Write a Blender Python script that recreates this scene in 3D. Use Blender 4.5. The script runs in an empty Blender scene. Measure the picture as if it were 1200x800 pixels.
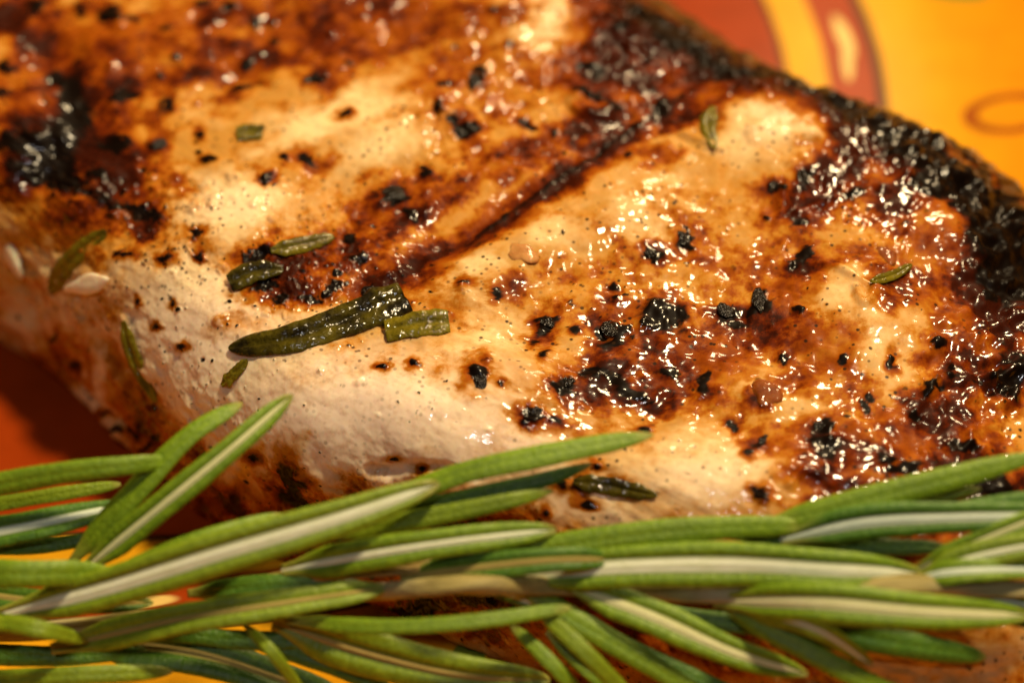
import bpy, bmesh, math, random
import numpy as np
from mathutils import Vector, Matrix
from mathutils.bvhtree import BVHTree

MM = 0.001
sc = bpy.context.scene
COL = sc.collection

# ------------------------------------------------------------------ camera
PITCH = math.radians(47.0)
TARGET = np.array((0.0, 0.0, 20.0))          # millimetres
DIST, WIDTH = 185.0, 76.0
FWD = np.array((0.0, math.cos(PITCH), -math.sin(PITCH)))
UP = np.array((0.0, math.sin(PITCH), math.cos(PITCH)))
RIGHT = np.array((1.0, 0.0, 0.0))
CAM = TARGET - FWD * DIST
cd = bpy.data.cameras.new('camera')
cd.sensor_width = 36.0
cd.lens = 36.0 * DIST / WIDTH
cd.clip_start, cd.clip_end = 0.005, 20.0
cam = bpy.data.objects.new('camera', cd)
COL.objects.link(cam)
cam.location = Vector(CAM * MM)
cam.rotation_euler = (math.pi / 2 - PITCH, 0, 0)
cd.dof.use_dof = True
cd.dof.focus_distance = (DIST - 1.0) * MM
cd.dof.aperture_fstop = 14.5
cd.dof.aperture_blades = 7
sc.camera = cam
FPX = 1200.0 * DIST / WIDTH

# ------------------------------------------------------------------ light
w = bpy.data.worlds.new('World'); sc.world = w; w.use_nodes = True
bg = w.node_tree.nodes['Background']
bg.inputs[0].default_value = (1.0, 0.72, 0.46, 1); bg.inputs[1].default_value = 0.016

def lamp(name, loc, aim, size, power, colour):
    l = bpy.data.lights.new(name, 'AREA'); l.shape = 'DISK'
    l.size = size * MM; l.energy = power; l.color = colour
    o = bpy.data.objects.new(name, l); COL.objects.link(o)
    o.location = Vector(loc) * MM
    d = (Vector(aim) - Vector(loc)).normalized()
    o.rotation_euler = d.to_track_quat('-Z', 'Y').to_euler()
    return o
lamp('table_lamp', (235, 660, 560), (0, 0, 15), 125, 4.8, (1.0, 0.74, 0.40))
lamp('ceiling_lamp', (280, 170, 890), (0, 0, 15), 105, 11.5, (1.0, 0.78, 0.46))
lamp('window_light', (-70, -400, 780), (0, 0, 15), 50, 1.0, (0.97, 0.94, 0.96))

vs = sc.view_settings
vs.view_transform = 'Standard'; vs.look = 'None'; vs.gamma = 1; vs.exposure = 0.12
sc.cycles.use_denoising = True
sc.cycles.max_bounces = 4
sc.cycles.adaptive_threshold = 0.02
sc.cycles.sample_clamp_indirect = 4.0

# ------------------------------------------------------------------ helpers
def ray(px, py):
    d = FWD + RIGHT * ((px - 600.0) / FPX) + UP * ((400.0 - py) / FPX)
    return d                                    # depth along FWD is 1

def on_plane(px, py, z=0.0):
    d = ray(px, py); t = (z - CAM[2]) / d[2]
    return CAM + d * t

def sstep(a, b, x):
    t = np.clip((x - a) / (b - a), 0, 1)
    return t * t * (3 - 2 * t)

def lattice(x, y, seed):
    r = np.random.RandomState(seed).rand(256, 256).astype(np.float32) * 2 - 1
    xi = np.floor(x).astype(np.int64); yi = np.floor(y).astype(np.int64)
    fx = (x - xi).astype(np.float32); fy = (y - yi).astype(np.float32)
    fx = fx * fx * fx * (fx * (fx * 6 - 15) + 10); fy = fy * fy * fy * (fy * (fy * 6 - 15) + 10)
    a = r[xi & 255, yi & 255]; b = r[(xi + 1) & 255, yi & 255]
    c = r[xi & 255, (yi + 1) & 255]; d = r[(xi + 1) & 255, (yi + 1) & 255]
    return (a + (b - a) * fx) * (1 - fy) + (c + (d - c) * fx) * fy

def fbm(x, y, wave, octv, seed, gain=0.5):
    s = np.zeros_like(x, dtype=np.float32); amp = 1.0; tot = 0; f = 1.0 / wave
    for k in range(octv):
        ca, sa = math.cos(0.7 * k + seed), math.sin(0.7 * k + seed)
        s += amp * lattice((x * ca - y * sa) * f + 17.3 * k, (x * sa + y * ca) * f + 5.1 * k, seed * 31 + k)
        tot += amp; amp *= gain; f *= 2.03
    return s / tot

def mesh_from(name, co, quads, smooth=True):
    me = bpy.data.meshes.new(name)
    co = np.asarray(co, dtype=np.float32).reshape(-1, 3); quads = np.asarray(quads, dtype=np.int32)
    me.vertices.add(len(co)); me.vertices.foreach_set('co', (co * MM).ravel())
    n, k = quads.shape
    me.loops.add(n * k); me.loops.foreach_set('vertex_index', quads.ravel())
    me.polygons.add(n); me.polygons.foreach_set('loop_start', np.arange(0, n * k, k, dtype=np.int32))
    me.update(calc_edges=True)
    if smooth:
        me.polygons.foreach_set('use_smooth', np.ones(n, dtype=bool))
    me.validate()
    return me

def grid_quads(nu, nv, wrap=False):
    i = np.arange(nu - 1)[:, None]; j = np.arange(nv if wrap else nv - 1)[None, :]
    j2 = (j + 1) % nv
    a = i * nv + j; b = (i + 1) * nv + j; c = (i + 1) * nv + j2; d = i * nv + j2
    return np.stack([a, b, c, d], -1).reshape(-1, 4)

def obj(name, me, mat=None, parent=None, loc=None):
    o = bpy.data.objects.new(name, me); COL.objects.link(o)
    if mat is not None and me is not None:
        me.materials.clear(); me.materials.append(mat)
    if parent is not None: o.parent = parent
    if loc is not None: o.location = Vector(loc) * MM
    return o

def tag(o, label=None, cat=None, group=None, kind=None):
    for k, v in (('label', label), ('category', cat), ('group', group), ('kind', kind)):
        if v: o[k] = v
    return o

class NT:
    """small node helper"""
    def __init__(s, name):
        s.m = bpy.data.materials.new(name); s.m.use_nodes = True
        s.t = s.m.node_tree; s.b = s.t.nodes['Principled BSDF']
    def n(s, typ, **kw):
        x = s.t.nodes.new(typ)
        for k, v in kw.items(): setattr(x, k, v)
        return x
    def put(s, sock, v):
        if isinstance(v, bpy.types.NodeSocket): s.t.links.new(v, sock)
        elif v is not None: sock.default_value = v
    def math(s, op, a, b=None, c=None, clamp=False):
        x = s.n('ShaderNodeMath', operation=op, use_clamp=clamp)
        s.put(x.inputs[0], a); s.put(x.inputs[1], b); s.put(x.inputs[2], c)
        return x.outputs[0]
    def mix(s, f, a, b):
        x = s.n('ShaderNodeMix', data_type='RGBA', clamp_factor=True)
        s.put(x.inputs[0], f)
        s.put(x.inputs[6], a if not isinstance(a, tuple) else a + (1,))
        s.put(x.inputs[7], b if not isinstance(b, tuple) else b + (1,))
        return x.outputs[2]
    def mul(s, a, b):
        x = s.n('ShaderNodeMix', data_type='RGBA', blend_type='MULTIPLY'); x.inputs[0].default_value = 1
        s.put(x.inputs[6], a); s.put(x.inputs[7], b); return x.outputs[2]
    def ramp(s, f, stops, interp='LINEAR'):
        x = s.n('ShaderNodeValToRGB'); cr = x.color_ramp; cr.interpolation = interp
        while len(cr.elements) < len(stops): cr.elements.new(0.5)
        for e, (p, c) in zip(cr.elements, stops):
            e.position = p; e.color = (c if len(c) == 4 else tuple(c) + (1,)) if isinstance(c, tuple) else (c, c, c, 1)
        s.put(x.inputs[0], f); return x.outputs[0]
    def noise(s, vec, scale, detail=3, rough=0.55, dist=0.0):
        x = s.n('ShaderNodeTexNoise'); s.put(x.inputs['Vector'], vec)
        x.inputs['Scale'].default_value = scale; x.inputs['Detail'].default_value = detail
        x.inputs['Roughness'].default_value = rough; x.inputs['Distortion'].default_value = dist
        return x.outputs[0]
    def voro(s, vec, scale, feature='F1', rnd=1.0):
        x = s.n('ShaderNodeTexVoronoi', feature=feature); s.put(x.inputs['Vector'], vec)
        x.inputs['Scale'].default_value = scale; x.inputs['Randomness'].default_value = rnd
        return x.outputs[0]
    def coord(s, which='Object'):
        return s.n('ShaderNodeTexCoord').outputs[which]
    def scaled(s, vec, sx, sy, sz):
        x = s.n('ShaderNodeMapping'); s.put(x.inputs[0], vec); x.inputs[3].default_value = (sx, sy, sz)
        return x.outputs[0]
    def bump(s, h, strength, dist, normal=None):
        x = s.n('ShaderNodeBump'); x.inputs['Strength'].default_value = strength
        x.inputs['Distance'].default_value = dist; s.put(x.inputs['Height'], h); s.put(x.inputs['Normal'], normal)
        return x.outputs[0]
    def set(s, **kw):
        for k, v in kw.items():
            k = k.replace('_', ' ')
            s.put(s.b.inputs[k], v if not (isinstance(v, tuple) and len(v) == 3 and k.endswith('Color')) else v + (1,))
        return s.m

# ------------------------------------------------------------------ plate
# painted rings run round the plate centre; three points of the outer dark line fix it
def circle3(a, b, c):
    ax, ay, bx, by, cx, cy = a[0], a[1], b[0], b[1], c[0], c[1]
    d = 2 * (ax * (by - cy) + bx * (cy - ay) + cx * (ay - by))
    ux = ((ax*ax+ay*ay)*(by-cy) + (bx*bx+by*by)*(cy-ay) + (cx*cx+cy*cy)*(ay-by)) / d
    uy = ((ax*ax+ay*ay)*(cx-bx) + (bx*bx+by*by)*(ax-cx) + (cx*cx+cy*cy)*(bx-ax)) / d
    return ux, uy, math.hypot(ax - ux, ay - uy)
PCX, PCY, PR = circle3(on_plane(1001, 0), on_plane(1031, 100), on_plane(40, 728))
R_A = math.hypot(on_plane(893, 0)[0] - PCX, on_plane(893, 0)[1] - PCY)
R_B = math.hypot(on_plane(958, 40)[0] - PCX, on_plane(958, 40)[1] - PCY)
print('plate', PCX, PCY, 'rings', R_A, R_B, PR)

def plate_material():
    N = NT('glazed_plate')
    sep = N.n('ShaderNodeSeparateXYZ'); N.put(sep.inputs[0], N.coord())
    x, y = sep.outputs[0], sep.outputs[1]
    r = N.math('MULTIPLY', N.math('POWER', N.math('ADD', N.math('MULTIPLY', x, x), N.math('MULTIPLY', y, y)), 0.5), 1000.0)
    wob = N.math('MULTIPLY', N.math('SUBTRACT', N.noise(N.coord(), 35.0, 2), 0.5), 0.5)
    rr = N.math('ADD', r, wob)
    ang = N.math('ARCTAN2', y, x)
    def step(v, edge, soft=0.25):
        q = N.n('ShaderNodeMapRange', interpolation_type='SMOOTHSTEP'); N.put(q.inputs[0], v)
        q.inputs[1].default_value = edge - soft; q.inputs[2].default_value = edge + soft
        return q.outputs[0]
    red, yel, ora, cream, dark = (0.33, 0.042, 0.004), (0.72, 0.34, 0.010), (0.66, 0.235, 0.003), (0.75, 0.52, 0.16), (0.05, 0.016, 0.006)
    c = N.mix(step(rr, R_A), (0.30, 0.036, 0.003), yel)
    c = N.mix(step(rr, R_B), c, red)
    # cream scrolls on the red ring
    def cell(count, phase):
        f = N.math('FRACT', N.math('ADD', N.math('MULTIPLY', ang, count / (2 * math.pi)), phase))
        return N.math('MULTIPLY', N.math('SUBTRACT', f, 0.5), 2 * math.pi * PR / count)   # mm along the ring
    def spot(s_, v0, a_, b_, tilt=0.0):
        vv = N.math('SUBTRACT', rr, v0); uu = N.math('ADD', s_, N.math('MULTIPLY', vv, tilt))
        return N.math('ADD', N.math('POWER', N.math('DIVIDE', uu, a_), 2.0), N.math('POWER', N.math('DIVIDE', vv, b_), 2.0))
    mid = (R_B + PR) / 2
    s1 = cell(26, SCROLL_PHASE)
    d1 = spot(s1, mid, 3.2, 0.7, 1.3)
    d2 = spot(N.math('ADD', s1, 3.8), mid - 0.3, 2.6, 0.55, -1.8)
    c = N.mix(N.math('SUBTRACT', 1.0, step(N.math('MINIMUM', d1, d2), 1.0, 0.35)), c, cream)
    # outer field, orange yellow, with thin brown loops and green leaf marks
    c = N.mix(step(rr, PR), c, N.mix(step(rr, PR + 8, 7), yel, ora))
    s2 = cell(9, LOOP_PHASE)
    d3 = N.math('POWER', spot(s2, LOOP_R, 2.0, 3.6), 0.5)
    loop = N.math('SUBTRACT', 1.0, step(N.math('ABSOLUTE', N.math('SUBTRACT', d3, 1.0)), 0.20, 0.06))
    c = N.mix(N.math('MULTIPLY', loop, 0.95), c, (0.30, 0.06, 0.006))
    s3 = cell(9, LEAF_PHASE)
    d4 = spot(s3, LEAF_R, 1.5, 3.2, 0.5)
    c = N.mix(N.math('SUBTRACT', 1.0, step(d4, 1.0, 0.2)), c, (0.16, 0.20, 0.02))
    # dark outlines of the rings
    for edge, hw in ((R_A, 0.28), (PR, 0.5)):
        ln = N.math('SUBTRACT', 1.0, step(N.math('ABSOLUTE', N.math('SUBTRACT', rr, edge)), hw, 0.12))
        c = N.mix(N.math('MULTIPLY', ln, 0.9), c, dark)
    mott = N.noise(N.coord(), 220.0, 4)
    c = N.mul(c, N.ramp(mott, [(0.25, 0.80), (0.75, 1.0)]))
    return N.set(Base_Color=c, Roughness=0.22, Specular_IOR_Level=0.14,
                 Normal=N.bump(N.noise(N.coord(), 60.0, 3), 0.12, 0.0006))

pc = np.array((PCX, PCY, 0.0))
def polar(px, py):
    q = on_plane(px, py) - pc; return math.hypot(q[0], q[1]), math.atan2(q[1], q[0])
def phase_for(px, py, count):
    return 0.5 - (polar(px, py)[1] * count / (2 * math.pi)) % 1.0
SCROLL_PHASE = phase_for(985, 45, 26)
LOOP_R = polar(1180, 148)[0]; LOOP_PHASE = phase_for(1180, 148, 9)
LEAF_R = polar(1112, -2)[0]; LEAF_PHASE = phase_for(1112, -2, 9)
prof = [(0, 0), (30, 0), (PR * 0.8, 0), (PR * 1.02, 0.25), (PR * 1.15, 1.2), (PR * 1.35, 4.0), (PR * 1.6, 8.0), (PR * 1.9, 11.5), (PR * 1.94, 12.2), (PR * 1.95, 11.6),
        (PR * 1.9, 9.6), (PR * 1.6, 5.5), (PR * 1.3, 0.5), (PR * 1.1, -2.5), (PR * 1.05, -3.8), (PR * 1.0, -3.8), (PR * 0.97, -2.2), (0, -2.2)]
def smooth_curve(pts, n, closed=False):
    P = np.array(pts, float); m = len(P)
    out = []
    segs = m if closed else m - 1
    for k in range(segs):
        if closed: p0, p1, p2, p3 = P[(k-1) % m], P[k], P[(k+1) % m], P[(k+2) % m]
        else:
            p1, p2 = P[k], P[k+1]
            p0 = P[k-1] if k > 0 else 2 * p1 - p2
            p3 = P[k+2] if k + 2 < m else 2 * p2 - p1
        t = np.linspace(0, 1, n, endpoint=False)[:, None]
        out.append(0.5 * ((2*p1) + (-p0+p2)*t + (2*p0-5*p1+4*p2-p3)*t*t + (-p0+3*p1-3*p2+p3)*t**3))
    if not closed: out.append(P[-1:])
    return np.concatenate(out)
pp = smooth_curve(prof, 4); th = np.linspace(0, 2 * math.pi, 160, endpoint=False)
co = np.stack([np.maximum(pp[:, 0:1], 0) * np.cos(th), np.maximum(pp[:, 0:1], 0) * np.sin(th), pp[:, 1:2] * np.ones_like(th)], -1)
plate = obj('dinner_plate', mesh_from('dinner_plate', co.reshape(-1, 3), grid_quads(len(pp), 160, True)[:, ::-1]), plate_material(), loc=(PCX, PCY, 0))
tag(plate, 'glazed orange and yellow plate with painted rings under the meat', 'plate')

# ------------------------------------------------------------------ meat: base shape
OUT = [(-84, 44), (-60, 27), (-41, 15.5), (-30, 4), (-21, -4), (-8, -12), (10, -21), (30, -27), (44, -20), (48.5, -6), (49, 6), (48, 15), (45, 23), (40, 28.5), (35, 32.6), (29.5, 36.3), (23, 42), (15.5, 49.8), (3, 60), (-16, 69), (-46, 76), (-74, 74), (-90, 60)]
HGT = 21.0
MC = np.array((-14.0, 17.0))
oc = smooth_curve(OUT, 30, True)
oa = np.unwrap(np.arctan2(oc[:, 1] - MC[1], oc[:, 0] - MC[0])); orad = np.hypot(oc[:, 0] - MC[0], oc[:, 1] - MC[1])
order = np.argsort(np.mod(oa, 2 * math.pi)); TA = np.mod(oa, 2 * math.pi)[order]; TR = orad[order]
def r_out(a): return np.interp(np.mod(a, 2 * math.pi), TA, TR, period=2 * math.pi)
PROF = smooth_curve([(0, 1), (0.3, 1.0), (0.55, 0.985), (0.74, 0.93), (0.87, 0.80), (0.95, 0.62), (0.99, 0.43), (1.0, 0.27), (0.985, 0.1), (0.94, 0.005), (0.90, 0.0)], 12)
arc = np.concatenate([[0], np.cumsum(np.hypot(np.diff(PROF[:, 0]), np.diff(PROF[:, 1]) * 0.42))]); arc /= arc[-1]

def meat_base(u, v):
    dx = u * np.sqrt(1 - v * v / 2); dy = v * np.sqrt(1 - u * u / 2)
    s = np.clip(np.hypot(dx, dy), 0, 1); a = np.arctan2(dy, dx)
    rho = np.interp(s, arc, PROF[:, 0]); zz = np.interp(s, arc, PROF[:, 1])
    R = r_out(a)
    x = MC[0] + R * rho * np.cos(a); y = MC[1] + R * rho * np.sin(a)
    hloc = HGT + 0.02 * (x + 20) - 0.03 * (y - 10) * (y > 10)
    return np.stack([x, y, zz * hloc], -1)

# lumps and hollows of the top, in pixels of the picture: (x, y, half-width, half-height, angle, height mm)
def build_grid(nu, nv):
    u = np.linspace(-1, 1, nu); v = np.linspace(-1, 1, nv)
    U, V = np.meshgrid(u, v, indexing='ij')
    return meat_base(U, V)

def normals(G):
    du = np.gradient(G, axis=0); dv = np.gradient(G, axis=1)
    n = np.cross(du, dv); l = np.linalg.norm(n, axis=-1, keepdims=True); n /= np.maximum(l, 1e-9)
    return n

def bvh_of(G, step=1):
    g = G[::step, ::step]; nu, nv = g.shape[:2]
    return BVHTree.FromPolygons([tuple(p) for p in g.reshape(-1, 3).tolist()], grid_quads(nu, nv).tolist())

coarse = build_grid(220, 200)
BV = bvh_of(coarse)
def hit(px, py, bv=None):
    d = Vector(ray(px, py)).normalized()
    p, n, i, t = (bv or BV).ray_cast(Vector(CAM), d)
    if p is None: return None, None
    if n.dot(d) > 0: n = -n
    return np.array(p), np.array(n)

NU, NV = 1000, 900
G = build_grid(NU, NV); NRM = normals(G)
if NRM[NU // 2, NV // 2, 2] < 0: NRM = -NRM
BASE = G.reshape(-1, 3).copy(); NB = NRM.reshape(-1, 3)
X, Y = BASE[:, 0] + 0.5 * BASE[:, 2], BASE[:, 1] + 0.75 * BASE[:, 2]
wx = fbm(X, Y, 2.6, 4, 3, 0.6); wy = fbm(X, Y, 2.6, 4, 4, 0.6)
fxn = fbm(X, Y, 0.7, 3, 5, 0.6); fyn = fbm(X, Y, 0.7, 3, 6, 0.6)
WARP = np.stack([wx, wy, 0 * wx], -1); WFINE = np.stack([fxn, fyn, 0 * fxn], -1)

def frame_at(px, py, rx, ry, ang):
    """ellipse of the picture laid onto the surface: centre and its two axes in space"""
    c, n = hit(px, py)
    if c is None: return None
    t = math.radians(ang); ca, sa = math.cos(t), math.sin(t)
    def axis(dx, dy):
        d = ray(px + dx, py + dy); den = float(np.dot(d, n))
        if abs(den) < 0.22: n2 = n - FWD * 0.35; 
        else: n2 = n
        q = CAM + d * (np.dot(c - CAM, n2) / np.dot(d, n2)); return q - c
    return c, axis(ca * rx, sa * rx), axis(-sa * ry, ca * ry)

def ellipse(acc, px, py, rx, ry, ang=0, val=1.0, soft=0.5, warp=0.35, mode='max'):
    f = frame_at(px, py, rx, ry, ang)
    if f is None: return
    c, A, B = f
    size = max(np.linalg.norm(A), np.linalg.norm(B)); lo = min(np.linalg.norm(A), np.linalg.norm(B))
    idx = np.nonzero((np.abs(BASE[:, 0] - c[0]) < size * 1.9 + .3) & (np.abs(BASE[:, 1] - c[1]) < size * 1.9 + .3))[0]
    if len(idx) == 0: return
    d = BASE[idx] - c + WARP[idx] * (warp * min(lo, 3.0) * 1.6) + WFINE[idx] * (warp * min(lo, 1.0) * 1.0)
    aa, bb, ab = A @ A, B @ B, A @ B
    da, db = d @ A, d @ B; det = aa * bb - ab * ab
    s = (da * bb - db * ab) / det; t = (db * aa - da * ab) / det
    r = np.sqrt(s * s + t * t)
    m = sstep(1.0 + soft * 0.5, 1.0 - soft, r).astype(np.float32) * val
    if mode == 'max': acc[idx] = np.maximum(acc[idx], m)
    elif mode == 'add': acc[idx] += m
    else: acc[idx] *= (1 - m)

def stroke(acc, pts, width, val=1.0, soft=0.6, warp=0.3, mode='max'):
    """a line of the picture laid onto the surface, width in mm"""
    P = [hit(*p)[0] for p in pts]; P = [p for p in P if p is not None]
    if len(P) < 2: return
    S = smooth_curve(P, 6)
    lo, hi = S.min(0) - width * 2, S.max(0) + width * 2
    idx = np.nonzero((BASE[:, 0] > lo[0]) & (BASE[:, 0] < hi[0]) & (BASE[:, 1] > lo[1]) & (BASE[:, 1] < hi[1]))[0]
    q = BASE[idx] + WARP[idx] * warp * width + WFINE[idx] * warp * 0.4
    best = np.full(len(idx), 1e9)
    for a, b in zip(S[:-1], S[1:]):
        ab = b - a; t = np.clip(((q - a) @ ab) / (ab @ ab + 1e-9), 0, 1)
        best = np.minimum(best, ((q - a - t[:, None] * ab) ** 2).sum(1))
    r = np.sqrt(best) / width
    m = sstep(1.0 + soft * 0.5, 1.0 - soft, r).astype(np.float32) * val
    if mode == 'max': acc[idx] = np.maximum(acc[idx], m)
    elif mode == 'add': acc[idx] += m
    else: acc[idx] *= (1 - m)

NP_ = len(BASE)
relief = np.zeros(NP_, np.float32); pale = np.zeros(NP_, np.float32)
brown = np.zeros(NP_, np.float32); char = np.zeros(NP_, np.float32)

# lumps (x, y, rx, ry, angle, mm)
for a in [(915, 150, 95, 62, 20, 1.3), (270, 245, 90, 50, -15, 0.9), (420, 150, 150, 45, -15, 0.9), (640, 35, 90, 45, 0, 0.8),
          (620, 290, 130, 45, -30, 0.9), (430, 480, 190, 90, 0, 1.4), (800, 550, 150, 60, -5, 0.9), (1000, 365, 80, 70, 0, 0.8),
          (760, 220, 90, 50, -30, 0.7), (890, 450, 55, 36, 10, 0.7), (1110, 275, 60, 36, 30, 0.8), (120, 330, 70, 40, -30, 0.6),
          (590, 440, 70, 40, 20, 0.5), (1080, 180, 70, 40, 40, 0.7), (180, 60, 110, 50, -10, 0.7)]:
    ellipse(relief, *a[:5], val=a[5], soft=0.95, warp=0.15, mode='add')
stroke(relief, [(830, 90), (760, 140), (690, 190), (600, 245), (500, 295), (420, 335), (330, 350)], 2.2, -0.25, 0.95, 0.1, 'add')
stroke(relief, [(60, 60), (100, 150), (60, 200)], 2.4, -0.8, 0.9, 0.2, 'add')
stroke(relief, [(20, 330), (70, 430), (150, 500), (220, 550)], 1.0, -0.7, 0.9, 0.2, 'add')
stroke(relief, [(120, 400), (190, 480), (235, 520)], 1.3, -0.6, 0.9, 0.2, 'add')
stroke(relief, [(440, 548), (500, 545), (560, 556)], 0.5, -0.45, 0.9, 0.2, 'add')

# pale cream flesh
for a in [(640, 32, 75, 45, 0, .9), (640, 10, 90, 30, 0, .8), (400, 140, 130, 34, -18, .85), (480, 110, 60, 40, 0, .7), (265, 245, 80, 42, -10, .95), (350, 170, 60, 26, -10, .7),
          (455, 170, 80, 22, -20, .8), (915, 140, 85, 52, 20, 1.0), (870, 160, 50, 50, 60, .8), (630, 265, 60, 22, 10, .7), (560, 310, 50, 18, 30, .9), (610, 240, 40, 20, -30, .6),
          (740, 260, 50, 30, 0, .7), (780, 220, 30, 24, 0, .6), (430, 490, 190, 75, 0, 1.0), (560, 400, 60, 40, 0, .8), (520, 500, 120, 60, 0, .9), (200, 350, 120, 70, -10, .85), (240, 440, 120, 80, 0, .9),
          (820, 545, 130, 50, 0, .95), (870, 430, 40, 24, 10, .9), (980, 350, 60, 30, 0, .7), (1000, 400, 70, 36, -10, .8), (1110, 275, 46, 26, 30, .9), (1080, 300, 30, 20, 0, .8), (1090, 375, 40, 24, 0, .5),
          (640, 560, 90, 50, 0, .8), (700, 590, 120, 40, 0, .8), (950, 480, 36, 20, 30, .6), (1040, 440, 30, 50, 20, .5), (50, 300, 60, 40, 20, .6), (100, 420, 90, 90, 0, .6), (200, 540, 160, 60, 0, .55),
          (180, 25, 70, 30, 0, .55), (120, 60, 60, 25, 0, .45), (1150, 770, 120, 40, 0, .5), (700, 690, 300, 60, 0, .4), (560, 350, 90, 40, 25, .55)]:
    ellipse(pale, *a[:5], val=a[5], soft=0.7, warp=0.45)
white = np.zeros(NP_, np.float32)      # blanched, hardly seared flesh of the front flank
for a in [(420, 490, 210, 80, 5, 1.0), (560, 520, 120, 50, 0, .8), (230, 400, 130, 90, 20, .75), (660, 580, 90, 40, 0, .7), (110, 420, 110, 90, 20, .5), (820, 560, 90, 40, 0, .45), (265, 245, 60, 34, -10, .35), (915, 140, 60, 40, 20, .35), (640, 25, 60, 34, 0, .3)]:
    ellipse(white, *a[:5], val=a[5], soft=0.9, warp=0.4)
# amber to dark caramel glaze
for a in [(330, 55, 260, 46, -6, .55), (470, 25, 150, 36, 0, .6), (260, 55, 70, 22, -20, .75), (210, 90, 90, 30, -15, .6), (90, 170, 130, 80, 35, .9), (155, 215, 42, 36, 20, .8), (40, 40, 40, 40, 0, .95), (15, 20, 40, 40, 0, .8),
          (110, 110, 70, 50, 0, .8), (150, 260, 40, 20, 0, .8), (30, 180, 60, 60, 20, .95), (350, 300, 70, 34, -20, .8), (330, 330, 60, 22, 0, .8), (400, 290, 60, 30, -20, .7), (450, 245, 60, 30, -25, .65), (540, 215, 80, 30, -30, .65), (620, 180, 70, 34, -25, .7),
          (700, 150, 60, 40, -30, .8), (740, 70, 90, 70, 10, .95), (690, 100, 50, 40, 0, .85), (800, 140, 40, 20, 0, .85), (800, 60, 60, 50, 30, .95), (600, 25, 30, 24, 0, .7), (560, 60, 40, 20, 0, .5), (650, 100, 50, 24, 0, .4),
          (1000, 190, 50, 60, 30, .9), (940, 240, 60, 30, -10, .75), (1030, 140, 60, 30, 30, .95), (1030, 235, 60, 30, 0, .85), (1170, 300, 50, 60, 20, .8), (1180, 400, 60, 90, 0, .95), (1120, 440, 50, 40, 0, .8), (300, 30, 320, 60, -4, .52), (560, 90, 140, 70, 0, .38), (120, 70, 160, 70, 0, .62), (1120, 300, 90, 110, 0, .5), (1080, 520, 140, 80, 0, .55), (800, 60, 110, 70, 20, .8), (1100, 480, 60, 30, 0, .8),
          (800, 410, 110, 40, -20, .62), (880, 370, 45, 60, 20, .75), (720, 440, 60, 32, 15, .9), (770, 380, 50, 34, 10, .75), (770, 450, 50, 26, -15, .9), (690, 460, 40, 20, 0, .7), (640, 380, 28, 20, 0, .7), (935, 320, 30, 50, 15, .7),
          (830, 300, 60, 50, 0, .35), (690, 320, 60, 30, 0, .35), (760, 180, 40, 20, 0, .5), (960, 410, 60, 50, 20, .5), (930, 520, 50, 30, 20, .6), (1000, 530, 90, 36, 10, .75), (1060, 500, 50, 30, 0, .7), (1130, 540, 70, 40, 0, .85), (960, 565, 50, 20, 0, .75),
          (1050, 580, 120, 30, 0, .8), (1160, 580, 80, 50, 0, .9), (895, 460, 26, 22, 0, .6), (1040, 330, 50, 30, 0, .6), (1130, 350, 30, 60, 30, .7), (1010, 300, 34, 16, 0, .5), (100, 480, 110, 36, 35, .62), (160, 480, 30, 80, -30, .55), (60, 430, 50, 50, 0, .5), (200, 530, 60, 30, 20, .6),
          (260, 580, 70, 30, 15, .7), (345, 570, 30, 30, 0, .7), (440, 640, 260, 60, 8, .75), (800, 720, 280, 60, 0, .8), (620, 700, 200, 50, 0, .85), (280, 385, 40, 16, 0, .3), (240, 290, 30, 14, 0, .3), (720, 570, 50, 20, 10, .4), (530, 350, 60, 24, 20, .3), (600, 340, 40, 20, 20, .35), (490, 330, 40, 20, 0, .4)]:
    ellipse(brown, *a[:5], val=a[5], soft=0.85, warp=0.55)
stroke(brown, [(820, 95), (760, 140), (690, 190), (600, 250), (500, 300), (420, 335)], 2.2, 0.84, 0.98, 0.3)
stroke(brown, [(810, 102), (755, 145), (690, 192), (600, 251), (500, 300), (440, 328)], 1.0, 1.0, 0.9, 0.3)
stroke(brown, [(730, 12), (835, 75), (940, 110), (1030, 155), (1105, 210), (1165, 270), (1185, 370)], 5.4, 1.0, 0.7, 0.35)
stroke(brown, [(940, 310), (900, 380), (830, 430), (740, 445), (690, 430)], 2.6, 0.6, 0.95, 0.6)
stroke(char, [(760, 18), (850, 72), (945, 100), (1035, 142), (1110, 195), (1165, 240), (1190, 310)], 3.2, 0.95, 0.8, 0.8)
stroke(char, [(1040, 160), (1090, 205), (1145, 245), (1180, 330)], 3.0, 0.9, 0.7, 0.9)
stroke(char, [(800, 108), (720, 165), (640, 220), (560, 270)], 0.36, 0.7, 0.9, 0.5)
stroke(char, [(78, 95), (85, 135), (55, 175), (10, 170)], 1.7, 0.85, 0.9, 0.6)
stroke(char, [(15, 195), (70, 215), (130, 240), (170, 252)], 0.8, 0.75, 0.9, 0.9)

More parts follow.
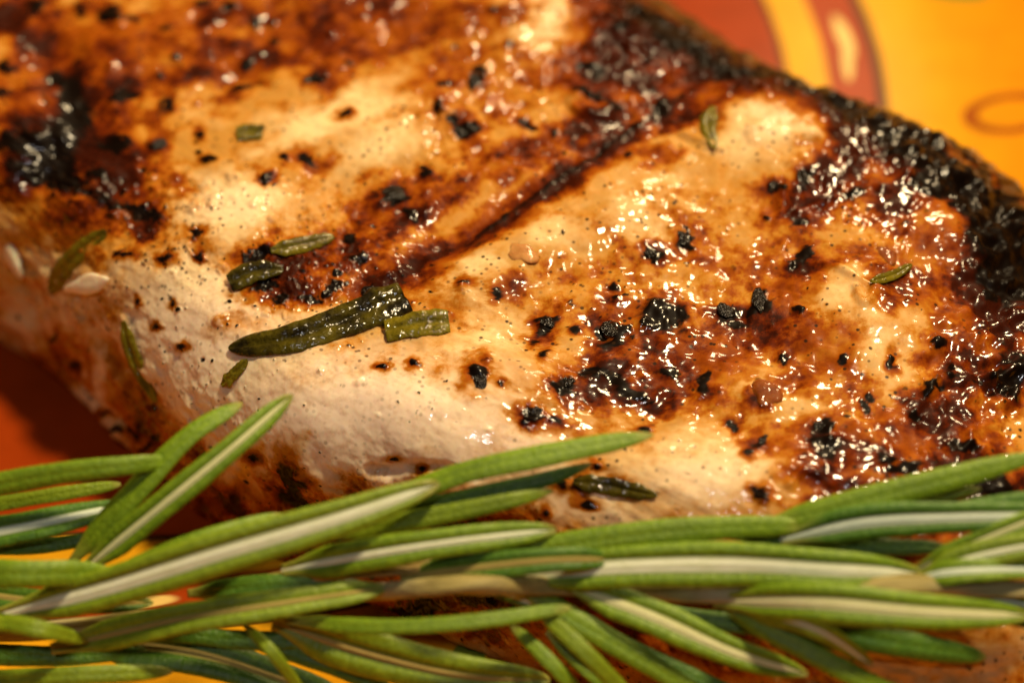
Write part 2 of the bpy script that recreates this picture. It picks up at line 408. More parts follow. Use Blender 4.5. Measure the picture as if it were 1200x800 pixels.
# black crust and burnt pepper (x, y, rx, ry, angle)
CHAR = [(45, 12, 14, 10, 0), (132, 22, 24, 10, 0), (75, 112, 26, 28, 0), (90, 135, 16, 14, 0), (55, 172, 50, 26, 30), (18, 172, 30, 22, 0), (60, 200, 60, 20, 25), (130, 165, 20, 12, 0), (145, 113, 20, 9, -10), (195, 125, 9, 12, 0),
        (184, 170, 14, 8, -20), (116, 200, 8, 8, 0), (245, 187, 8, 6, 0), (237, 6, 12, 6, 0), (268, 8, 12, 8, 0), (300, 27, 9, 9, 0), (321, 25, 7, 6, 0), (292, 73, 11, 6, -10), (288, 102, 20, 6, -20), (372, 95, 10, 9, 0), (310, 213, 7, 8, 0), (329, 190, 8, 6, 0),
        (358, 190, 16, 7, 5), (152, 243, 20, 12, 0), (178, 250, 14, 8, 20), (112, 205, 16, 8, 20), (190, 92, 6, 5, 0), (8, 88, 12, 8, 0), (4, 118, 10, 6, 0), (195, 40, 8, 4, 0), (95, 15, 6, 12, 0), (235, 160, 6, 6, 0), (323, 47, 7, 4, 0), (205, 70, 6, 4, 0),
        (566, 86, 9, 8, 0), (555, 100, 10, 12, 0), (510, 135, 9, 9, 0), (540, 156, 16, 8, 20), (530, 148, 10, 8, 0), (462, 226, 22, 11, 0), (482, 246, 9, 7, 0), (500, 205, 8, 8, 0), (648, 160, 8, 6, 0), (617, 150, 6, 4, 0), (612, 143, 8, 4, 20), (690, 84, 14, 9, 10), (682, 114, 16, 8, 20), (730, 40, 14, 6, 0), (760, 70, 12, 5, 0),
        (715, 128, 18, 8, 10), (775, 122, 10, 14, 20), (746, 146, 14, 5, -30), (735, 182, 9, 5, -10), (801, 275, 12, 18, 0), (762, 295, 16, 9, 10), (758, 290, 8, 8, 0), (403, 140, 9, 6, 0), (408, 75, 6, 4, 0), (520, 105, 10, 5, 0), (580, 20, 8, 4, 0), (600, 60, 8, 5, 0),
        (548, 331, 8, 5, 0), (586, 345, 8, 6, 0), (641, 376, 14, 9, 0), (674, 380, 6, 5, 0), (716, 386, 18, 12, 30), (640, 410, 7, 7, 0), (627, 394, 6, 5, 0), (666, 446, 13, 11, 0), (700, 432, 26, 10, 10), (722, 440, 22, 8, 20), (740, 455, 22, 8, 10), (560, 445, 13, 15, 0), (630, 483, 13, 9, 0),
        (617, 495, 4, 4, 0), (650, 488, 6, 5, 0), (753, 493, 8, 6, 0), (782, 430, 12, 8, 0), (770, 370, 40, 18, 15), (790, 362, 20, 10, 0), (820, 445, 8, 14, 0), (722, 332, 6, 6, 0), (723, 345, 5, 4, 0), (487, 430, 5, 5, 0), (453, 435, 5, 5, 0), (590, 455, 6, 4, 0),
        (850, 362, 16, 12, 0), (890, 350, 14, 22, 0), (868, 374, 14, 6, 0), (920, 414, 7, 6, 0), (825, 437, 7, 14, 20), (1044, 427, 5, 9, 0), (986, 422, 5, 8, 0), (963, 500, 13, 10, 0), (974, 527, 24, 14, 35), (1017, 468, 8, 7, 0), (1010, 478, 6, 10, -20), (895, 515, 10, 12, 0), (880, 530, 8, 8, 0),
        (1090, 456, 22, 10, 0), (1110, 440, 14, 8, 0), (1060, 550, 30, 8, -10), (1076, 488, 9, 6, 0), (1172, 445, 26, 22, 0), (1190, 320, 16, 60, 0), (1175, 240, 20, 26, 0), (1160, 350, 12, 10, 0), (1100, 405, 12, 8, 0), (990, 235, 20, 10, 0), (950, 215, 14, 8, 0), (1080, 225, 24, 12, 0), (1110, 235, 20, 10, 0),
        (1150, 210, 24, 20, 40), (910, 225, 12, 8, 0), (940, 260, 16, 8, 0), (940, 300, 10, 14, 0), (1040, 540, 12, 8, 0), (1165, 570, 24, 22, 0), (1100, 590, 20, 14, 0), (890, 578, 12, 7, 0), (862, 495, 5, 8, 0), (860, 490, 10, 7, 0), (935, 360, 8, 6, 0), (930, 310, 6, 6, 0), (1130, 520, 20, 10, 0), (1050, 615, 50, 10, 0),
        (345, 555, 14, 22, 0), (345, 580, 24, 12, 20), (365, 560, 10, 8, 0), (310, 530, 6, 5, 0), (128, 512, 14, 10, 0), (155, 505, 7, 4, 30), (182, 512, 8, 6, 0), (170, 522, 8, 4, 0), (123, 484, 4, 4, 0), (215, 405, 6, 5, 0), (180, 382, 5, 4, 0), (160, 353, 4, 5, 0), (150, 298, 9, 6, 0), (190, 302, 10, 6, -10), (140, 297, 4, 4, 0),
        (200, 355, 4, 4, 0), (235, 300, 6, 5, 0), (225, 278, 10, 6, 0), (65, 395, 3, 9, 0), (90, 428, 8, 5, 20), (310, 325, 18, 14, 0), (300, 300, 20, 8, -10), (330, 345, 14, 10, 0), (365, 345, 20, 9, 0), (420, 300, 10, 6, 0), (390, 330, 16, 10, 0), (455, 345, 18, 8, 20), (410, 275, 8, 8, 0),
        (660, 570, 10, 6, 0), (678, 568, 8, 14, 0), (640, 600, 4, 6, 0), (700, 545, 6, 5, 0), (468, 535, 6, 3, 0), (500, 548, 4, 4, 0), (448, 434, 4, 3, 0), (690, 590, 10, 5, 0), (1100, 770, 6, 5, 0), (990, 620, 40, 10, 0), (560, 700, 30, 12, 0), (480, 705, 30, 14, 0), (860, 770, 20, 12, 0)]
for a in CHAR:
    ellipse(char, *a, val=1.0, soft=0.55, warp=0.8)
    ellipse(brown, a[0], a[1], a[2] * 2.1, a[3] * 2.1, a[4], val=0.66, soft=0.98, warp=0.5)

# fine pepper and soot specks over the whole piece
rs = np.random.RandomState(11)
Cg = char.reshape(NU, NV); Bg = brown.reshape(NU, NV); Pg = BASE.reshape(NU, NV, 3); WXg = WARP.reshape(NU, NV, 3)
Wg = np.clip(white, 0, 1).reshape(NU, NV); clump = fbm(X, Y, 9.0, 3, 21).reshape(NU, NV)
k = 0
while k < 4200:
    i, j = rs.randint(12, NU - 12), rs.randint(12, NV - 12)
    if rs.rand() > (0.12 + 0.5 * Bg[i, j] + 0.9 * max(clump[i, j], 0)) * (1 - 0.7 * Wg[i, j]): continue
    k += 1
    rad = 0.06 + 0.08 * rs.rand() + 0.26 * rs.rand() ** 12
    h_ = 8
    d = Pg[i-h_:i+h_+1, j-h_:j+h_+1] - Pg[i, j] + (WXg[i-h_:i+h_+1, j-h_:j+h_+1] - WXg[i, j]) * 0.5
    m = sstep(1.2, 0.6, np.sqrt((d ** 2).sum(-1)) / rad) * (0.30 + 0.65 * rs.rand())
    Cg[i-h_:i+h_+1, j-h_:j+h_+1] = np.maximum(Cg[i-h_:i+h_+1, j-h_:j+h_+1], m)
Rg = relief.reshape(NU, NV); Pl = pale.reshape(NU, NV)
k = 0
while k < 600:
    i, j = rs.randint(14, NU - 14), rs.randint(14, NV - 14)
    if rs.rand() > (0.10 + 0.55 * Bg[i, j] + 0.5 * max(-clump[i, j], 0)) * (1 - 0.8 * Wg[i, j]): continue
    k += 1
    rad = 0.20 + 0.25 * rs.rand() + 0.45 * rs.rand() ** 6; h_ = 13
    d = Pg[i-h_:i+h_+1, j-h_:j+h_+1] - Pg[i, j] + (WXg[i-h_:i+h_+1, j-h_:j+h_+1] - WXg[i, j]) * 0.7
    q = (d ** 2).sum(-1) / rad ** 2
    Rg[i-h_:i+h_+1, j-h_:j+h_+1] += rad * 0.42 * np.clip(1 - q, 0, 1) ** 1.5
rd = random.Random(5)
for cx_, cy_, rx_, ry_, cnt, r0 in ((915, 140, 75, 42, 46, 6.5), (735, 60, 50, 45, 26, 8), (690, 120, 34, 22, 16, 8), (860, 95, 60, 20, 16, 7), (1080, 190, 90, 40, 46, 6.5), (1165, 290, 30, 60, 36, 6), (955, 230, 50, 40, 30, 6), (1000, 300, 70, 50, 24, 5.5),
        (720, 450, 70, 26, 40, 4), (1110, 500, 70, 40, 34, 5), (230, 225, 60, 26, 34, 4.5), (100, 225, 60, 20, 26, 4.5), (400, 260, 50, 30, 26, 4.5), (560, 90, 30, 40, 12, 6), (530, 150, 34, 20, 14, 5.5), (470, 235, 50, 20, 16, 5), (130, 30, 30, 30, 10, 6.5), (640, 370, 60, 40, 26, 4), (830, 500, 60, 40, 26, 4), (350, 320, 50, 30, 22, 4)):
    for _ in range(cnt):
        a_, q_ = rd.random() * 6.283, math.sqrt(rd.random()); rr_ = r0 * (0.6 + 0.9 * rd.random() ** 2)
        ellipse(relief, cx_ + rx_ * q_ * math.cos(a_), cy_ + ry_ * q_ * math.sin(a_), rr_ * (1 + 0.8 * rd.random()), rr_ * 0.85, rd.uniform(-60, 60), 0.026 * rr_, 0.98, 0.25, 'add')
for pts, wd in (([(958, 310), (980, 318), (1005, 336), (1035, 350)], .42), ([(1155, 440), (1170, 470), (1185, 475)], .4), ([(935, 250), (955, 245), (972, 238)], .4), ([(800, 160), (825, 170), (842, 180)], .45), ([(670, 128), (690, 138), (712, 140)], .45), ([(925, 570), (945, 555), (975, 570)], .35), ([(1000, 345), (1010, 365), (1022, 352)], .35)):
    stroke(relief, pts, wd, 0.38, 0.9, 0.1, 'add')
# parts of the piece outside the picture: broad browning
away = np.clip(fbm(X, Y, 16.0, 3, 8) * 1.2, 0, 1)
CP = BASE - CAM; dep = CP @ FWD
ppx = 600 + FPX * (CP @ RIGHT) / dep; ppy = 400 - FPX * (CP @ UP) / dep
outm = np.maximum(np.maximum(sstep(0, -120, ppx), sstep(0, -120, ppy)), np.maximum(sstep(1200, 1300, ppx), sstep(800, 900, ppy))).astype(np.float32)
outm = np.maximum(outm, (NB @ FWD > -0.02).astype(np.float32))
brown = np.maximum(brown, outm * away * 0.9); char = np.maximum(char, outm * sstep(0.25, 0.4, fbm(X, Y, 5.0, 4, 9)) * 0.9)

rim = sstep(-0.58, -0.36, NB @ FWD + 0.08 * WARP[:, 1]) * sstep(-12, 2, BASE[:, 0]) * sstep(6, 14, BASE[:, 1])      # the burnt far rim
char = np.maximum(char, (rim * (0.42 + 0.9 * WARP[:, 0])).astype(np.float32)); brown = np.maximum(brown, rim.astype(np.float32))
# relief
n_med = fbm(X, Y, 5.5, 4, 31, 0.5); n_fine = fbm(X, Y, 1.25, 3, 32, 0.45); n_lump = fbm(X, Y, 1.15, 2, 33, 0.4); n_grain = fbm(X, Y, 0.5, 2, 36, 0.5)
n_big = fbm(X, Y, 20.0, 2, 30)
side = sstep(0.75, 0.25, NB[:, 2])                 # steep flanks: torn fibres
fib = fbm(X * 0.8 + Y * 0.6, (Y * 0.8 - X * 0.6) * 0.3, 1.6, 4, 35, 0.6)
soft_ = np.clip(pale, 0, 1) * (1 - np.clip(brown * 1.3, 0, 1))
crust = np.clip(char, 0, 1)
edge_rough = np.zeros(NP_, np.float32)
stroke(edge_rough, [(700, 30), (800, 60), (950, 100), (1060, 160), (1130, 210), (1180, 280), (1190, 380), (1150, 470)], 5.5, 1.0, 0.8, 0.2)
disp = relief + 0.9 * n_big + 0.42 * n_med * (1 - 0.3 * soft_) + n_fine * (0.15 + 0.10 * brown - 0.09 * soft_ - 0.03 * np.clip(white, 0, 1)) + 0.03 * n_grain * (1 - 0.5 * np.clip(white, 0, 1))
disp += crust * (0.06 + 0.26 * n_lump + 0.05 * n_grain) + edge_rough * (0.50 * n_lump + 0.10 * n_fine)
disp += 0.008 * fib * np.clip(white, 0, 1)
disp += side * (0.32 * fib + 0.22 * n_fine) * (1 - 0.9 * np.clip(white, 0, 1))
foot = sstep(0.0, 3.0, BASE[:, 2])
FIN = BASE + NB * (disp * (0.15 + 0.85 * foot))[:, None]
FIN[:, 2] = np.maximum(FIN[:, 2], 0.03 + 0 * FIN[:, 2])

def meat_material():
    N = NT('grilled_meat'); oc_ = N.coord()
    at = N.n('ShaderNodeVertexColor'); at.layer_name = 'cook'
    sp = N.n('ShaderNodeSeparateColor'); N.put(sp.inputs[0], at.outputs[0])
    ch, br, pa = sp.outputs
    nz = N.noise(oc_, 380.0, 5, 0.62); nf = N.noise(oc_, 1700.0, 3, 0.6); nl = N.noise(oc_, 190.0, 6, 0.66, 0.6)
    p2 = N.math('ADD', pa, N.math('MULTIPLY', N.math('SUBTRACT', nl, 0.5), 1.7), clamp=True)
    c = N.mix(p2, (0.42, 0.200, 0.036), (0.72, 0.525, 0.265))
    c = N.mix(N.math('MULTIPLY', at.outputs[1], 0.9), c, (0.82, 0.65, 0.52))
    c = N.mix(N.math('MULTIPLY', N.ramp(nf, [(0.5, 0.0), (0.72, 1.0)]), 0.30), c, (0.40, 0.17, 0.05))
    # browning breaks up along its own grain
    b1 = N.math('MULTIPLY_ADD', br, 1.0, N.math('MULTIPLY', N.math('SUBTRACT', 1.0, p2), N.ramp(N.noise(oc_, 300.0, 6, 0.68), [(0.43, 0.0), (0.68, 0.60)])))
    b2 = N.math('ADD', b1, N.math('MULTIPLY', N.math('SUBTRACT', nz, 0.5), N.math('MULTIPLY', N.math('ADD', b1, 0.14), 1.5)), clamp=True)
    g = N.ramp(b2, [(0.0, (0.62, 0.31, 0.09)), (0.28, (0.43, 0.168, 0.014)), (0.52, (0.27, 0.058, 0.0018)), (0.78, (0.115, 0.014, 0.0008)), (1.0, (0.030, 0.0042, 0.001))])
    c = N.mix(N.ramp(b2, [(0.03, 0.0), (0.36, 1.0)]), c, g)
    c2 = N.math('ADD', ch, N.math('MULTIPLY', N.math('SUBTRACT', nf, 0.5), N.math('MULTIPLY', ch, 1.2)), clamp=True)
    cm = N.ramp(c2, [(0.22, 0.0), (0.74, 1.0)])
    c = N.mix(cm, c, (0.0045, 0.0020, 0.0010))
    dust = N.math('MULTIPLY', N.ramp(N.voro(oc_, 1250.0), [(0.13, 1.0), (0.24, 0.0)]), N.ramp(N.noise(oc_, 140.0, 3, 0.6), [(0.42, 0.0), (0.55, 0.95)]))
    dust = N.math('MULTIPLY', dust, N.math('MULTIPLY_ADD', at.outputs[1], -0.75, 1.0))
    c = N.mix(dust, c, (0.022, 0.010, 0.004))
    h1 = N.noise(oc_, 1250.0, 1, 0.5); h2 = N.noise(oc_, 480.0, 1, 0.5, 0.6)
    wet = N.ramp(N.noise(oc_, 120.0, 3), [(0.40, 0.10), (0.62, 1.0)])
    wet = N.math('MAXIMUM', wet, at.outputs[1])
    hh = N.math('ADD', N.math('MULTIPLY', h1, N.math('MULTIPLY', wet, 0.40)), h2)
    nrm = N.bump(hh, 0.48, 0.00034)
    N.set(Base_Color=c, Roughness=0.45, Specular_IOR_Level=0.04, Coat_Weight=N.math('MULTIPLY', N.math('SUBTRACT', 1.0, N.math('MULTIPLY', cm, 0.4)), N.math('MAXIMUM', N.math('MULTIPLY', at.outputs[1], 0.9), N.ramp(N.noise(oc_, 75.0, 3, 0.6), [(0.40, 0.06), (0.62, 0.9)]))), Coat_Roughness=0.12, Coat_Normal=nrm,
          Subsurface_Weight=N.math('MULTIPLY', N.math('SUBTRACT', 1.0, cm), N.math('MULTIPLY_ADD', at.outputs[1], 0.3, 0.22)), Subsurface_Scale=0.0022)
    N.b.inputs['Subsurface Radius'].default_value = (1.0, 0.5, 0.25)
    return N.m

meat = obj('grilled_meat', None); meat.empty_display_size = 0.01
meat.location = Vector((MC[0], MC[1], 0)) * MM
tag(meat, 'thick glazed grilled meat fillet with charred crust lying on the plate', 'meat')
me = mesh_from('meat_body', FIN - np.array((MC[0], MC[1], 0)), grid_quads(NU, NV))
ca = me.color_attributes.new('cook', 'FLOAT_COLOR', 'POINT')
ca.data.foreach_set('color', np.stack([np.clip(char, 0, 1), np.clip(brown, 0, 1), np.clip(pale, 0, 1), np.clip(white, 0, 1)], -1).astype(np.float32).ravel())
if me.polygons[NU * NV // 2].normal.z < 0: me.flip_normals()
body = obj('flesh', me, meat_material(), meat)
BF = bvh_of(FIN.reshape(NU, NV, 3), 3)
print('meat built')

# ------------------------------------------------------------------ rosemary
def leaf_material(name, top, tint, fresh=True, seed=0.0):
    N = NT(name); uv = N.coord('UV'); oc_ = N.coord()
    info = N.n('ShaderNodeObjectInfo')
    vein = N.noise(N.scaled(uv, 60.0, 7.0, 1.0), 1.0, 3, 0.6)
    cells = N.voro(N.scaled(uv, 105.0, 17.0, 1.0), 1.0, 'SMOOTH_F1', 0.6)
    c = N.mix(N.ramp(vein, [(0.3, 0.0), (0.7, 1.0)]), top, tint)
    c = N.mix(N.math('MULTIPLY', N.ramp(N.noise(oc_, 260.0, 3), [(0.5, 0.0), (0.8, 1.0)]), 0.5), c, tuple(0.55 * v for v in top))
    c = N.mix(N.math('MULTIPLY', N.ramp(cells, [(0.0, 1.0), (0.45, 0.0)]), 0.22), c, tuple(min(1, 1.5 * v + 0.02) for v in tint))
    tp = N.n('ShaderNodeSeparateXYZ'); um = N.n('ShaderNodeUVMap'); um.uv_map = 'tip'; N.put(tp.inputs[0], um.outputs[0])
    pos = N.math('ADD', tp.outputs[0], N.math('MULTIPLY', N.math('SUBTRACT', N.noise(oc_, 500.0, 3), 0.5), 0.10))
    c = N.mix(N.ramp(pos, [(0.0, 0.75), (0.16, 0.0), (0.93, 0.0), (0.995, 0.7)]), c, (0.30, 0.27, 0.05))
    h = N.math('SUBTRACT', N.math('MULTIPLY', vein, 0.3), cells)
    nrm = N.bump(h, 0.55, 0.00016)
    N.set(Base_Color=c, Roughness=0.5, Specular_IOR_Level=0.38, Normal=nrm)
    if not fresh: N.set(Coat_Weight=0.9, Coat_Roughness=0.08, Coat_Normal=nrm)
    return N.m

def cooked_material(name, a, b, thr):
    N = NT(name); o_ = N.coord()
    n1 = N.noise(o_, 520.0, 4, 0.6); n2 = N.noise(o_, 2100.0, 2, 0.5); n3 = N.voro(o_, 1500.0, 'SMOOTH_F1')
    c = N.mix(N.ramp(n1, [(thr - 0.14, 0.0), (thr + 0.12, 1.0)]), a, b)
    c = N.mix(N.ramp(n2, [(0.55, 0.0), (0.75, 0.8)]), c, (0.012, 0.008, 0.003))
    nr = N.bump(N.math('SUBTRACT', N.math('ADD', N.math('MULTIPLY', n2, 0.8), n1), n3), 0.6, 0.00026)
    return N.set(Base_Color=c, Roughness=0.45, Specular_IOR_Level=0.05, Normal=nr, Coat_Weight=0.65, Coat_Roughness=0.06, Coat_Normal=nr)

def felt_material(name, a, b):
    N = NT(name); uv = N.coord('UV')
    st = N.noise(N.scaled(uv, 16.0, 3.0, 1.0), 1.0, 4, 0.65); fz = N.noise(N.coord(), 4200.0, 3, 0.7)
    c = N.mix(N.ramp(st, [(0.3, 0.0), (0.72, 1.0)]), a, b)
    sv = N.n('ShaderNodeSeparateXYZ'); N.put(sv.inputs[0], uv)
    off = N.math('ABSOLUTE', N.math('SUBTRACT', sv.outputs[1], 0.5))
    c = N.mix(N.ramp(off, [(0.0, 0.45), (0.09, 0.0), (0.26, 0.0), (0.46, 0.85)]), c, (0.22, 0.28, 0.04))
    return N.set(Base_Color=c, Roughness=0.85, Specular_IOR_Level=0.2, Normal=N.bump(fz, 0.5, 0.00012),
                 Sheen_Weight=0.25, Sheen_Roughness=0.5)

LM = {'g': leaf_material('leaf_green', (0.100, 0.180, 0.004), (0.180, 0.280, 0.007)),
      'd': leaf_material('leaf_deep_green', (0.042, 0.115, 0.006), (0.08, 0.175, 0.010)),
      'y': leaf_material('leaf_yellow_green', (0.125, 0.19, 0.005), (0.20, 0.28, 0.008)),
      'b': leaf_material('leaf_brown', (0.26, 0.17, 0.03), (0.34, 0.23, 0.06)),
      'c': cooked_material('cooked_leaf', (0.040, 0.030, 0.002), (0.15, 0.115, 0.006), 0.42),
      'k': cooked_material('burnt_leaf', (0.010, 0.007, 0.002), (0.080, 0.062, 0.004), 0.52)}
FELT = {'w': felt_material('leaf_felt_white', (0.62, 0.66, 0.44), (0.84, 0.86, 0.72)),
        'b': felt_material('leaf_felt_bluish', (0.52, 0.62, 0.52), (0.72, 0.78, 0.68)),
        'y': felt_material('leaf_felt_straw', (0.58, 0.58, 0.28), (0.76, 0.74, 0.46)),
        'o': felt_material('leaf_felt_tan', (0.28, 0.20, 0.05), (0.38, 0.28, 0.09)),
        'k': felt_material('leaf_felt_cooked', (0.10, 0.07, 0.02), (0.19, 0.14, 0.045))}

def leaf_meshes(P3, Fv, wmm, band=0.42, flip=False, nl=90, tip='round', roll=0.0, thick=0.42, seed=0, base_w=0.35, cut=False, tl=1.9, groove=0.2, ragged=0.0, gw=0.16):
    """P3: centre line (n,3) in mm, Fv: facing direction, returns (blade, felt) arrays"""
    r = random.Random(seed)
    S = smooth_curve(P3, 24)
    seg = np.linalg.norm(np.diff(S, axis=0), axis=1); L = np.concatenate([[0], np.cumsum(seg)])
    # denser rings where the tip rounds off
    t = np.linspace(0, 1, nl); t = 1 - (1 - t) ** 1.3
    C = np.stack([np.interp(t * L[-1], L, S[:, k]) for k in range(3)], -1)
    T = np.gradient(C, axis=0); T /= np.linalg.norm(T, axis=1, keepdims=True)
    F = np.asarray(Fv, float)[None, :] - (T @ np.asarray(Fv, float))[:, None] * T
    F /= np.linalg.norm(F, axis=1, keepdims=True)
    Sd = np.cross(T, F)
    ra = math.radians(roll) + 0.10 * np.sin(3.0 * t + seed)
    F2 = F * np.cos(ra)[:, None] + Sd * np.sin(ra)[:, None]; S2 = Sd * np.cos(ra)[:, None] - F * np.sin(ra)[:, None]
    if flip: F2, S2 = -F2, -S2
    dist_tip = (1 - t) * L[-1] / (wmm * 0.5)
    wt = np.sqrt(np.clip(1 - (1 - np.clip(dist_tip / tl, 0, 1)) ** 2, 0, 1)) * (0.66 + 0.34 * np.clip(dist_tip / 9.0, 0, 1))
    if cut: wt = 0.92 + 0.08 * np.clip(dist_tip, 0, 1)
    wb = base_w + (1 - base_w) * sstep(0, 0.22, t)
    wid = 0.5 * wmm * wt * wb * (1 + 0.04 * np.sin(7 * t + seed * 1.7) + 0.02 * np.sin(19 * t + seed))
    rg = np.random.RandomState(seed + 77)
    if ragged: wid = wid * (1 + ragged * np.interp(t, np.linspace(0, 1, 16), rg.randn(16)))
    hgt = thick * wid
    # section: dome over the top, margins rolled under, closed inside at the felt band
    bw = band
    sec = []
    for q in np.linspace(0, 1, 21):                       # over the top, left to right
        a = math.pi * (1 - q); x = math.cos(a); z = math.sin(a) * 0.85
        z -= groove * math.exp(-(x / gw) ** 2)            # groove over the midrib
        sec.append((x, z))
    for q in (0.15, 0.35, 0.55, 0.75, 0.9, 1.0):          # right margin rolling under to the band
        a = -math.pi * 0.5 * q * 1.25
        sec.append((bw + (1 - bw) * (0.5 + 0.5 * math.cos(a)) - (0.02 if q == 1 else 0), 0.55 * math.sin(a)))
    right = sec[21:]
    sec += [(bw - 0.02, 0.10)]
    sec += [(-bw + 0.02, 0.10)]
    for x, z in right[::-1]: sec.append((-x, z))
    sec = np.array(sec); ns = len(sec)
    rng = np.random.RandomState(seed + 5)
    jit = 1 + 0.012 * np.sin(np.linspace(0, 1, nl)[:, None] * (90 + 30 * rng.rand()) + 2.1 * np.arange(ns)[None, :])
    co = C[:, None, :] + S2[:, None, :] * (sec[None, :, 0:1] * wid[:, None, None]) * jit[..., None] + F2[:, None, :] * (sec[None, :, 1:2] * (hgt[:, None, None])) * jit[..., None]
    # felt strip, three low ridges: two sides and the midrib
    fx = np.linspace(-bw - 0.06, bw + 0.06, 11); fz = -0.26 - 0.16 * np.exp(-(fx / (0.22 * bw + 0.03)) ** 2) + 0.015 * np.cos(fx / bw * 5)
    fw = wid * np.where(dist_tip < 1.6, np.clip((dist_tip - 0.35) / 1.25, 0.02, 1) ** 0.6, 1)
    cf = C[:, None, :] + S2[:, None, :] * (fx[None, :, None] * fw[:, None, None]) + F2[:, None, :] * (fz[None, :, None] * hgt[:, None, None])
    return co, cf, t, L[-1]

def add_uv(me, ucoord, vcoord, name='UVMap'):
    uvl = me.uv_layers.new(name=name)
    vi = np.empty(len(me.loops), np.int32); me.loops.foreach_get('vertex_index', vi)
    uvl.data.foreach_set('uv', np.stack([ucoord[vi], vcoord[vi]], -1).astype(np.float32).ravel())

def make_leaf(name, parent, origin, P3, Fv, wmm, mat, felt=None, **kw):
    co, cf, t, L = leaf_meshes(P3, Fv, wmm, **kw)
    nl, ns = co.shape[:2]
    org = np.asarray(origin, float)
    cap0, cap1 = co[0].mean(0), co[-1].mean(0)
    verts = np.concatenate([co.reshape(-1, 3), [cap0, cap1]]) - org
    q = grid_quads(nl, ns, True)
    me = bpy.data.meshes.new(name)
    faces = q[:, ::-1].tolist()
    a, b = nl * ns, nl * ns + 1
    faces += [(a, k, (k + 1) % ns) for k in range(ns)][::1]
    faces += [(b, (nl - 1) * ns + (k + 1) % ns, (nl - 1) * ns + k) for k in range(ns)]
    me.from_pydata((verts * MM).tolist(), [], faces); me.update()
    me.polygons.foreach_set('use_smooth', np.ones(len(me.polygons), bool))
    u = np.concatenate([np.repeat(t * L / 30.0, ns), [0, L / 30.0]]); v = np.concatenate([np.tile(np.linspace(0, 1, ns), nl), [0.5, 0.5]])
    add_uv(me, u, v); add_uv(me, np.concatenate([np.repeat(t, ns), [0, 1]]), v, 'tip')
    bm = bmesh.new(); bm.from_mesh(me); bmesh.ops.recalc_face_normals(bm, faces=bm.faces); bm.to_mesh(me); bm.free()
    o = obj(name, me, mat, parent)
    if felt is not None:
        mf = mesh_from('underside', cf.reshape(-1, 3) - org, grid_quads(nl, cf.shape[1]))
        add_uv(mf, np.repeat(t * L / 30.0, cf.shape[1]), np.tile(np.linspace(0, 1, cf.shape[1]), nl))
        obj('underside', mf, felt, o)
    return o

def plane_depth(px, py):
    return DIST - 10.5 + (600 - px) * 0.0052 + max(0, py - 640) * 0.010
def sprig_point(px, py, lift):
    """a point of the sprig: in front of the meat's flank, never inside it"""
    d = ray(px, py); dep_ = plane_depth(px, py)
    h, _ = hit(px, py, BF)
    if h is not None: dep_ = min(dep_, float((h - CAM) @ FWD) - 1.0)
    return CAM + d * (dep_ - lift)
MMPX = WIDTH / 1200.0
stem_px = [(-90, 742), (60, 738), (230, 716), (400, 695), (500, 688), (575, 684), (700, 690), (830, 696), (950, 698), (1066, 686), (1160, 690), (1290, 694)]
SP = np.array([sprig_point(x, y, 4.6 if 440 < x < 600 else 2.7 if x > 820 else 1.3) for x, y in stem_px])
sprig = obj('rosemary_sprig', None); ORG = SP[5].copy(); sprig.location = Vector(ORG) * MM; sprig.empty_display_size = 0.01
tag(sprig, 'fresh green rosemary sprig lying across the front of the meat', 'rosemary')
def tube(P, rad, n=14, rings=12, seed=0, wob=0.08):
    S = smooth_curve(P, rings); T = np.gradient(S, axis=0); T /= np.linalg.norm(T, axis=1, keepdims=True)
    ref = np.array((0.1, 0.3, 1.0)); A = np.cross(T, ref); A /= np.linalg.norm(A, axis=1, keepdims=True); B = np.cross(T, A)
    a = np.linspace(0, 2 * math.pi, n, endpoint=False)
    rr = np.interp(np.linspace(0, 1, len(S)), np.linspace(0, 1, len(rad)), rad)
    k = rr[:, None] * (1 + wob * np.sin(3 * a[None, :] + 0.35 * np.arange(len(S))[:, None] + seed) + 0.06 * np.cos(4 * a[None, :]))
    return S[:, None, :] + A[:, None, :] * (np.cos(a)[None, :, None] * k[..., None]) + B[:, None, :] * (np.sin(a)[None, :, None] * k[..., None])
def stem_material():
    N = NT('rosemary_stem'); o_ = N.coord()
    st = N.noise(N.scaled(o_, 250.0, 2200.0, 2200.0), 1.0, 4, 0.6)
    c = N.mix(N.ramp(st, [(0.3, 0.0), (0.7, 1.0)]), (0.19, 0.145, 0.03), (0.36, 0.29, 0.09))
    c = N.mix(N.math('MULTIPLY', N.ramp(N.noise(o_, 90.0, 2), [(0.45, 0.0), (0.65, 1.0)]), 0.7), c, (0.34, 0.32, 0.20))
    return N.set(Base_Color=c, Roughness=0.7, Normal=N.bump(st, 0.5, 0.0002))
tb = tube(SP, [0.6, 0.65, 0.6, 0.6, 0.62, 0.72, 0.55, 0.62, 0.6, 0.78, 0.6, 0.5], seed=2, wob=0.14)
obj('stem', mesh_from('stem', tb.reshape(-1, 3) - ORG, grid_quads(tb.shape[0], tb.shape[1], True)), stem_material(), sprig)

